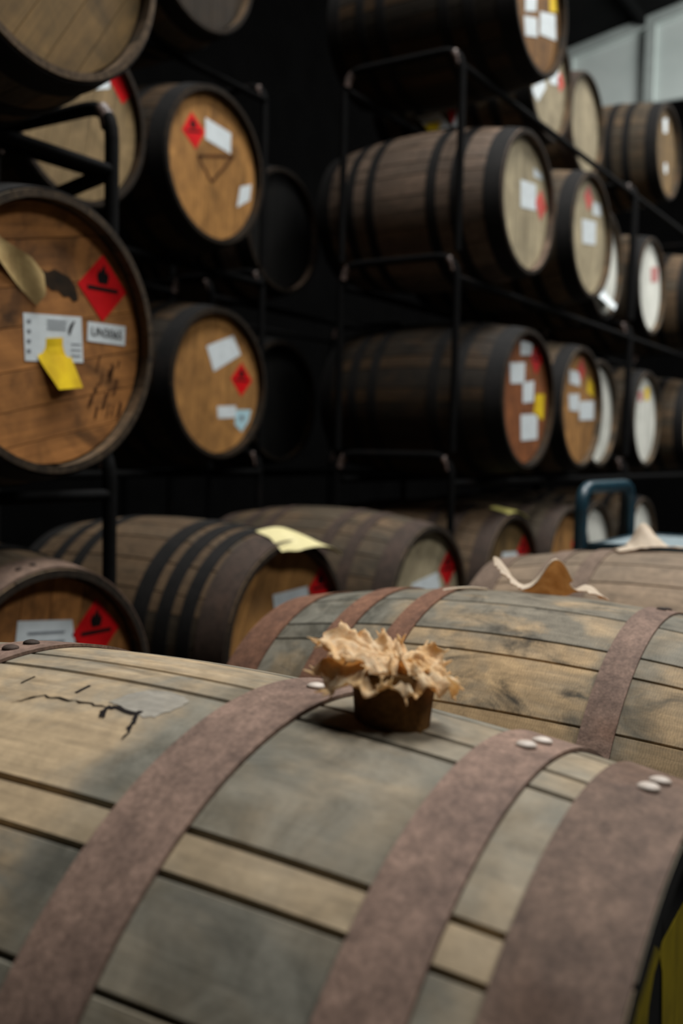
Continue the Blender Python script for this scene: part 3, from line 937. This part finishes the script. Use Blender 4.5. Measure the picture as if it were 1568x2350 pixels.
# ------------------------------------------------------------------ blue trolley
M_BLUE = mat_hoop('trolley_blue_paint', (22, 58, 70), (16, 44, 56), (44, 58, 62), 0.35, 0.5)
M_TRAY = mat_hoop('trolley_worn_tray', (150, 164, 168), (126, 142, 148), (104, 110, 110), 0.4, 0.5)
tx, ty = 3.06, 0.98
tr = empty('tray_trolley', (tx, 0.72, 0.0))
tag(tr, 'blue steel trolley with a bent tube handle and pale tray behind the front barrels', 'trolley')
hw = 0.235
link('handle', tube_mesh('handle', round_path([(-hw, ty - 0.72, 0.10), (-hw, ty - 0.72, 0.905), (hw, ty - 0.72, 0.905), (hw, ty - 0.72, 0.10)], 0.07), 0.019, M_BLUE), tr)
link('tray', box_mesh('tray', (-hw + 0.02, -0.36, 0.735), (hw - 0.02, 0.235, 0.747), M_TRAY, 0.003), tr)
for x in (-1, 1):
    link('tray_edge', box_mesh('tray_edge', (x * hw - 0.018, -0.375, 0.70), (x * hw + 0.018, 0.235, 0.75), M_BLUE, 0.004), tr)
for y in (-0.36, 0.215):
    link('tray_edge', box_mesh('tray_edge', (-hw + 0.018, y - 0.012, 0.70), (hw - 0.018, y + 0.012, 0.75), M_BLUE, 0.004), tr)
for x in (-1, 1):
    link('leg', tube_mesh('leg', [(x * hw, -0.355, 0.10), (x * hw, -0.355, 0.70)], 0.017, M_BLUE), tr)
link('lower_shelf', box_mesh('lower_shelf', (-hw, -0.37, 0.13), (hw, 0.27, 0.15), M_BLUE, 0.003), tr)
for x in (-1, 1):
    for y in (-0.34, 0.24):
        c = link('castor', tube_mesh('castor', [(x * hw - 0.015, y, 0.05), (x * hw + 0.015, y, 0.05)], 0.05, M_INK, 16), tr)
        link('castor_fork', box_mesh('castor_fork', (x * hw - 0.02, y - 0.015, 0.05), (x * hw + 0.02, y + 0.015, 0.13), M_TRAY), c)

# ------------------------------------------------------------------ loose papers on the rack barrels
def sheet(name, label, cat, fn, nu, nv, mat, th=0.0012, mask=None):
    """curled sheet with thickness: fn(u, v) -> world point, u and v in 0..1"""
    P = [[Vector(fn(i / nu, j / nv)) for j in range(nv + 1)] for i in range(nu + 1)]
    verts, faces, idx = [], [], {}
    N = {}
    for i in range(nu + 1):
        for j in range(nv + 1):
            du = P[min(i + 1, nu)][j] - P[max(i - 1, 0)][j]
            dv = P[i][min(j + 1, nv)] - P[i][max(j - 1, 0)]
            N[i, j] = du.cross(dv).normalized()
            idx[i, j] = len(verts)
            verts.append(P[i][j] + N[i, j] * th / 2)
    off = len(verts)
    for i in range(nu + 1):
        for j in range(nv + 1):
            verts.append(P[i][j] - N[i, j] * th / 2)
    cells = [(i, j) for i in range(nu) for j in range(nv) if mask is None or mask((i + .5) / nu, (j + .5) / nv)]
    cs = set(cells)
    for i, j in cells:
        a, b, c, d = idx[i, j], idx[i + 1, j], idx[i + 1, j + 1], idx[i, j + 1]
        faces.append((a, b, c, d))
        faces.append((off + d, off + c, off + b, off + a))
        for (ni, nj), (p, q) in (((i, j - 1), (a, b)), ((i + 1, j), (b, c)), ((i, j + 1), (c, d)), ((i - 1, j), (d, a))):
            if (ni, nj) not in cs:
                faces.append((q, p, off + p, off + q))
    used = sorted({v for f in faces for v in f})
    mp = {v: k for k, v in enumerate(used)}
    verts = [verts[v] for v in used]
    faces = [tuple(mp[v] for v in f) for f in faces]
    c0 = sum(verts, Vector()) / len(verts)
    c0.z = min(v.z for v in verts)
    me = mesh_py(name, [v - c0 for v in verts], faces, mat, True, 60)
    o = link(name, me, None, c0)
    if label:
        tag(o, label, cat)
    return o


M_CREAM = mat_plain('cream_paper', (214, 204, 156), (196, 186, 136), 0.7, 0.2, 12)
M_LEMON = mat_plain('pale_yellow_paper', (222, 214, 130), (204, 194, 110), 0.7, 0.2, 12)


def surf(X0, Zc, R, k, Ym, x, y, lift=0.0):
    r = R - k * (y - Ym) ** 2 + lift
    dx = x - X0
    return (x, y, Zc + math.sqrt(max(r * r - dx * dx, 1e-4)))


def paper_k2(u, v):
    # u across the barrel, v from the back edge towards the rim, where it bends over
    x = 2.285 + 0.215 * u - 0.045 * v * (1 - u)
    y = 1.74 - 0.125 * v - 0.03 * u
    p = surf(2.312, T1, 0.336, 0.249, 1.63 + HL, x, y, 0.006 + 0.006 * math.sin(3 * u + 1.5 * v) ** 2)
    droop = max(0.0, v - 0.55) * 0.075 * max(0.0, 1 - 1.6 * abs(u - 0.25))
    return (p[0], p[1], p[2] - droop + 0.022 * u)


sheet('paper_sheet', 'cream paper sheet draped over the rim of the dark low barrel', 'paper', paper_k2, 14, 14, M_CREAM)
sheet('paper_slip', 'pale yellow slip lying on a low barrel left of the blue trolley', 'paper',
      lambda u, v: surf(4.02, T1, 0.336, 0.249, 1.68 + HL, 3.97 + 0.17 * u, 1.69 + 0.09 * v - 0.02 * u, 0.007 + 0.006 * math.sin(2.6 * u + v)), 10, 8, M_LEMON)


def quad(P0, P1, P2, P3, bend=0.01):
    a, b, c, d = (Vector(p) for p in (P0, P1, P2, P3))
    return lambda u, v: (a * (1 - u) + b * u) * (1 - v) + (d * (1 - u) + c * u) * v + Vector((bend * math.sin(3.1 * u), 0, 0))


sl = sheet('label_slip', 'white and yellow slip tucked on top of the pale lit barrel', 'paper',
           quad((3.935, 2.164, 2.443), (3.935, 2.048, 2.443), (3.895, 1.974, 2.362), (3.895, 2.077, 2.362)), 8, 6, M_PAPER)
sl.data.materials.append(M_YELLOW)
for p in sl.data.polygons:
    if -0.03 < p.center.y < 0.035 and p.center.z < 0.045:
        p.material_index = 1
sl = sheet('label_slip', 'red and white slip tucked on top of the pale lit barrel beside a post', 'paper',
           quad((3.935, 2.012, 2.449), (3.935, 1.930, 2.440), (3.895, 1.930, 2.362), (3.895, 1.960, 2.362)), 8, 6, M_PAPER)
sl.data.materials.append(M_RED)
for p in sl.data.polygons:
    if p.center.y > 0.012:
        p.material_index = 1

# ------------------------------------------------------------------ bung and scraps of cloth on the front barrels
def mat_burlap(name, c1, c2, c3, trans=0.0):
    M = NT(name, 0.85, 0.1)
    v = M.coords()
    w = M.noise(v, 420.0, 2, 0.6)
    a = M.noise(v, 45.0, 4, 0.65)
    col = M.mix(M.ramp(a, [(0.35, 0.0), (0.65, 1.0)]), lin(c1), lin(c2))
    col = M.mix(M.ramp(w, [(0.5, 0.0), (0.75, 0.55)]), col, lin(c3))
    M.color(col)
    M.bump(w, 0.6, 0.001)
    tr = M.n('ShaderNodeBsdfTranslucent')
    M.put(tr.inputs[0], col)
    mx = M.n('ShaderNodeMixShader')
    mx.inputs[0].default_value = 0.45
    M.put(mx.inputs[1], M.b.outputs[0])
    M.put(mx.inputs[2], tr.outputs[0])
    M.put(M.t.nodes['Material Output'].inputs[0], mx.outputs[0])
    return M.mat


M_CLOTH = mat_burlap('burlap_pale', (252, 238, 208), (246, 212, 158), (222, 164, 98))
M_CLOTH_IN = mat_burlap('burlap_brown', (246, 212, 160), (234, 188, 126), (204, 146, 82))
M_SCRAP = mat_burlap('dry_scrap_cream', (240, 230, 212), (226, 212, 190), (206, 184, 150))
M_SCRAP_IN = mat_burlap('dry_scrap_brown', (204, 156, 100), (184, 134, 80), (150, 104, 58))
M_CORK = mat_hoop('bung_dark_wood', (128, 90, 46), (84, 60, 32), (44, 34, 22), 0.8, 0.2)

ax1 = Vector((math.sin(da1), math.cos(da1), 0))
c1 = Vector((0.604, 0.574, 0.493))


def on_f1(t, th, lift=0.0):
    r = 0.328 - 0.2 * t * t + lift
    sd = Vector((math.cos(da1), -math.sin(da1), 0))
    a = math.radians(th)
    return c1 + ax1 * t - sd * (r * math.sin(a)) + Vector((0, 0, r * math.cos(a)))


bp = on_f1(-0.229, -0.5)
EF = Vector((0.844, 0.537, 0))      # away from the viewer's side of the barrels
ER = Vector((0.537, -0.844, 0))
bung = empty('barrel_bung', bp)
tag(bung, 'dark wooden bung wrapped in frayed pale burlap on the nearest barrel', 'bung')
# plug: tapered turned wood
verts, faces = [], []
pr = [(0.0, -0.006), (0.0262, -0.006), (0.0272, 0.004), (0.0290, 0.022), (0.0298, 0.034), (0.0290, 0.0375), (0.0, 0.0385)]
ns = 36
for i, (r, z) in enumerate(pr):
    for j in range(ns):
        a = 2 * math.pi * j / ns
        rr = r * (1 + 0.02 * math.sin(3 * a + i))
        verts.append((rr * math.cos(a), rr * math.sin(a), z))
for i in range(len(pr) - 1):
    for j in range(ns):
        q = (j + 1) % ns
        faces.append((i * ns + j, i * ns + q, (i + 1) * ns + q, (i + 1) * ns + j))
me = mesh_py('plug', verts, faces, M_CORK, True, 40)
link('plug', me, bung)


def ruffle(name, seed, ext, base_z, lift, ruff, droop, th=0.0016, nr=16, na=132, waves=11, fray=0.004):
    """crumpled disc of cloth; ext(a) radius, lift(a) height gained at the edge"""
    off = Vector((seed * 3.1, seed * 1.7, 0))
    P, edge = [], []
    for i in range(nr + 1):
        rho = i / nr
        row = []
        for j in range(na):
            a = 2 * math.pi * j / na
            R_ = ext(a) * rho
            if i == nr:
                R_ += fray * (((j * 7919 + seed * 31) % 13) / 13.0 - 0.3)
            nz = mnoise.noise(Vector((math.cos(a) * rho * 2.5, math.sin(a) * rho * 2.5, seed)) + off)
            n2 = mnoise.noise(Vector((math.cos(a) * rho * 7, math.sin(a) * rho * 7, seed + 9.0)) + off)
            fold = math.sin(waves * a + 3.0 * nz + 2.2 * math.sin(2 * a + seed))
            z = base_z + lift(a) * rho ** 1.4 - droop * rho * rho + ruff * rho * fold + 0.009 * nz * rho + 0.005 * n2
            R_ *= 1 - 0.10 * abs(fold) * rho
            d = ER * (R_ * math.cos(a)) + EF * (R_ * math.sin(a))
            row.append(Vector((d.x, d.y, z)))
        P.append(row)
    verts, faces = [], []
    for row in P:
        verts += row
    n1 = len(verts)
    verts += [v - Vector((0, 0, th)) for v in verts[:n1]]
    for i in range(nr):
        for j in range(na):
            q = (j + 1) % na
            f = (i * na + j, i * na + q, (i + 1) * na + q, (i + 1) * na + j)
            faces.append(f)
            faces.append(tuple(n1 + k_ for k_ in f[::-1]))
    for j in range(na):
        q = (j + 1) % na
        faces.append((nr * na + j, nr * na + q, n1 + nr * na + q, n1 + nr * na + j))
    me = mesh_py(name, verts, faces, M_CLOTH, True, 70)
    me.materials.append(M_CLOTH_IN)
    nf = nr * na * 2
    for k_, p in enumerate(me.polygons):
        if k_ < nf and k_ % 2 == 1:
            p.material_index = 1
    return me, P[-1], P[-2]


cosm = lambda a, c, w: max(0.0, math.cos(a - c)) ** w
low, e1, e1b = ruffle('cloth', 1, lambda a: 0.036 + 0.022 * cosm(a, math.pi, 3) + 0.010 * cosm(a, -0.2, 3), 0.040,
                      lambda a: 0.010 * cosm(a, 2.3, 1.5), 0.0036, 0.014, waves=10)
link('cloth', low, bung, (0, 0, 0.003))
upc, e2, e2b = ruffle('cloth', 2, lambda a: 0.027 + 0.030 * cosm(a, 2.9, 3) + 0.010 * cosm(a, 0.3, 4), 0.044,
                      lambda a: 0.017 * cosm(a, 2.5, 1.2) + 0.006 * cosm(a, 1.0, 2), 0.0042, 0.005, waves=12)
link('cloth', upc, bung)
# loose threads along the torn edges
rs = random.Random(8)
tv, tf = [], []
for edge, inner, offz, cnt in ((e1, e1b, 0.003, 45), (e2, e2b, 0.0, 55)):
    for _ in range(cnt):
        j = rs.randrange(len(edge))
        p = edge[j] + Vector((0, 0, offz - 0.0008))
        d = (edge[j] - inner[j]).normalized() + Vector((rs.uniform(-.6, .6), rs.uniform(-.6, .6), rs.uniform(-.2, .9)))
        d.normalize()
        L_ = rs.uniform(0.003, 0.008)
        w_ = rs.uniform(0.0006, 0.0012)
        s_ = d.cross(Vector((0, 0, 1)))
        s_ = s_.normalized() if s_.length > 1e-3 else Vector((1, 0, 0))
        t_ = d.cross(s_)
        b0 = len(tv)
        bend = Vector((rs.uniform(-1, 1), rs.uniform(-1, 1), rs.uniform(-1, 1))) * 0.002
        for f_, ww in ((-0.15, w_), (0.5, w_), (1.0, w_ * 0.4)):
            c_ = p + d * (L_ * f_) + bend * (f_ * f_)
            for q in range(4):
                aa = q * math.pi / 2
                tv.append(c_ + s_ * (ww * math.cos(aa)) + t_ * (ww * math.sin(aa)))
        for lv in range(2):
            for q in range(4):
                r_ = (q + 1) % 4
                tf.append((b0 + lv * 4 + q, b0 + lv * 4 + r_, b0 + lv * 4 + 4 + r_, b0 + lv * 4 + 4 + q))
        tf.append((b0 + 8, b0 + 9, b0 + 10, b0 + 11))
th_o = link('frayed_threads', mesh_py('frayed_threads', tv, tf, M_CLOTH, False), bung)
th_o['kind'] = 'stuff'


def two_tone(o, mat):
    o.data.materials.append(mat)
    for p in o.data.polygons:
        if p.index % 1 == 0 and p.normal.z < -0.05:
            p.material_index = 1


def scrap2(u, v):
    # u runs along the barrels' axis direction as seen from left to right, v away from the viewer
    base = Vector((1.53, 0.60, 0)) + ER * ((u - 0.38) * 0.175) + EF * ((v - 0.5) * 0.095 * (0.6 + 0.5 * math.sin(math.pi * u)))
    p = surf(1.457, 0.448, 0.336, 0.249, 0.575, base.x, base.y, 0.003)
    h = 0.052 * math.exp(-((u - 0.02) / 0.19) ** 2) * (0.02 + 0.98 * v) + 0.054 * math.exp(-((u - 0.50) / 0.15) ** 2) * (1.0 - 0.9 * v ** 1.6) + 0.036 * math.exp(-((u - 0.88) / 0.15) ** 2) * (0.2 + 0.8 * v)
    h += 0.004 * mnoise.noise(Vector((u * 9, v * 6, 3.0)))
    return (p[0], p[1], p[2] + max(0.0, h))


sc2 = sheet('cloth_scrap', 'torn dry scrap with curled corners on the second barrel from the camera', 'cloth', scrap2, 40, 16, M_SCRAP, 0.0016,
            lambda u, v: not (0.66 < u < 0.8 and v < 0.25) and not (u < 0.20 and v < 0.75 - 3.5 * u) and not (u > 0.88 and v > 1.5 - 5 * (u - 0.88)))
two_tone(sc2, M_SCRAP_IN)


def strip2(u, v):
    base = Vector((1.53, 0.60, 0)) + ER * (-0.155 + 0.075 * u) + EF * (-0.02 + 0.012 * v)
    p = surf(1.457, 0.448, 0.336, 0.249, 0.575, base.x, base.y, 0.002)
    return (p[0], p[1], p[2] + 0.003 * math.sin(u * 3))


sheet('cloth_strip', 'thin pale strip lying left of the torn scrap on the second barrel', 'cloth', strip2, 10, 3, M_SCRAP, 0.0015)


def scrap3(u, v):
    base = Vector((2.36, 0.62, 0)) + ER * ((u - 0.75) * 0.15) + EF * ((v - 0.5) * 0.08)
    p = surf(2.312, 0.448, 0.336, 0.249, 0.575, base.x, base.y, 0.005)
    h = 0.058 * math.exp(-((u - 0.52) / 0.20) ** 2) * (0.04 + 0.96 * v) + 0.008 * u
    h += 0.004 * mnoise.noise(Vector((u * 8, v * 5, 7.0)))
    return (p[0], p[1], p[2] + max(0.0, h))


sc3 = sheet('cloth_scrap', 'white peaked scrap of cloth on the third barrel from the camera', 'cloth', scrap3, 30, 12, M_SCRAP, 0.0016, lambda u, v: not (abs(u - 0.52) > 0.30 and v > 0.6))
two_tone(sc3, M_SCRAP_IN)


# ------------------------------------------------------------------ damage on the wide stave of the nearest barrel
def ribbon(name, pts, widths, mat, parent, lift=0.0004):
    """narrow mark lying on the barrel, pts in (t, angle)"""
    v, f = [], []
    inv = parent.matrix_world.inverted() if False else None
    for i, (t, th) in enumerate(pts):
        a = pts[max(i - 1, 0)]
        b = pts[min(i + 1, len(pts) - 1)]
        dt, dth = b[0] - a[0], math.radians(b[1] - a[1]) * 0.328
        L_ = math.hypot(dt, dth) or 1.0
        nt, nth = -dth / L_, dt / L_
        for sgn in (-1, 1):
            tt = t + sgn * nt * widths[i]
            aa = math.radians(th) + sgn * nth * widths[i] / 0.328
            r = 0.328 - 0.2 * tt * tt + lift
            v.append((-r * math.sin(aa), tt, r * math.cos(aa) + 0.328))
    for i in range(len(pts) - 1):
        f.append((2 * i, 2 * i + 1, 2 * i + 3, 2 * i + 2))
    n_ = len(v)
    v += [(x, y, z - 0.002) for x, y, z in v]
    f += [tuple(n_ + q for q in g[::-1]) for g in f]
    me = mesh_py(name, v, f, mat, False)
    return link(name, me, parent)


def jag(pts, n, amp, seed):
    rs_ = random.Random(seed)
    out = []
    for a_, b_ in zip(pts[:-1], pts[1:]):
        for q in range(n):
            f_ = q / n
            out.append((a_[0] + (b_[0] - a_[0]) * f_ + rs_.uniform(-amp, amp), a_[1] + (b_[1] - a_[1]) * f_ + rs_.uniform(-amp, amp) * 170))
    return out + [pts[-1]]


def patch(name, outline, mat, parent, lift=0.0003):
    """flat worn area following the barrel, outline in (t, angle)"""
    ct = sum(p[0] for p in outline) / len(outline)
    ca = sum(p[1] for p in outline) / len(outline)
    v, f, n_ = [], [], len(outline)
    for ring in (1.0, 0.66, 0.33):
        for t, th in outline:
            tt, aa = ct + (t - ct) * ring, math.radians(ca + (th - ca) * ring)
            r = 0.328 - 0.2 * tt * tt + lift
            v.append((-r * math.sin(aa), tt, r * math.cos(aa) + 0.328))
    for L_ in (0, n_):
        for i in range(n_):
            j = (i + 1) % n_
            f.append((L_ + i, L_ + j, L_ + n_ + j, L_ + n_ + i))
    f.append(tuple(2 * n_ + i for i in range(n_)))
    m_ = len(v)
    v += [(x, y, z - 0.002) for x, y, z in v]
    f += [tuple(m_ + q for q in g[::-1]) for g in f]
    return link(name, mesh_py(name, v, f, mat, True), parent, color=(0.6, 1.0, 0, 1))


M_SCRAPED = mat_stave('oak_scraped_grey', (160, 152, 136), (146, 141, 130), (122, 114, 100), None, 0.0, 14.0)
o_ = [(-0.036, 13.5), (-0.040, 10.6), (-0.048, 9.0), (-0.058, 8.2), (-0.070, 7.9), (-0.084, 8.4), (-0.092, 9.6), (-0.090, 12.0), (-0.084, 14.6), (-0.074, 15.2), (-0.066, 14.2), (-0.056, 14.6), (-0.046, 13.8)]
patch('scraped_patch', jag(o_ + [o_[0]], 4, 0.0012, 6)[:-1], M_SCRAPED, F1)


def crack(pts, w, seed, mat=M_INK, n=4):
    p = jag(pts, n, 0.0014, seed)
    rs_ = random.Random(seed + 50)
    ws_ = [w * rs_.uniform(0.25, 1.5) for _ in p]
    ws_[0] = ws_[-1] = w * 0.2
    ribbon('crack', p, ws_, mat, F1, 0.0006)


crack([(-0.045, 17.0), (-0.041, 15.4), (-0.044, 14.4), (-0.065, 15.0), (-0.071, 14.1)], 0.0019, 1)
crack([(-0.068, 14.4), (-0.072, 15.8), (-0.077, 17.7), (-0.081, 20.2)], 0.0015, 2)
crack([(-0.042, 15.4), (-0.048, 17.2)], 0.0011, 3)
crack([(0.041, 17.9), (0.023, 15.0), (-0.01, 14.9), (-0.040, 14.8)], 0.0008, 4, M_STAIN, 6)
ribbon('nail_slot', [(0.060, 12.8), (0.059, 10.4)], [0.0010, 0.0010], M_STAIN, F1)
ribbon('nail_slot', [(0.001, 12.9), (0.0, 10.4)], [0.0016, 0.0016], M_INK, F1)
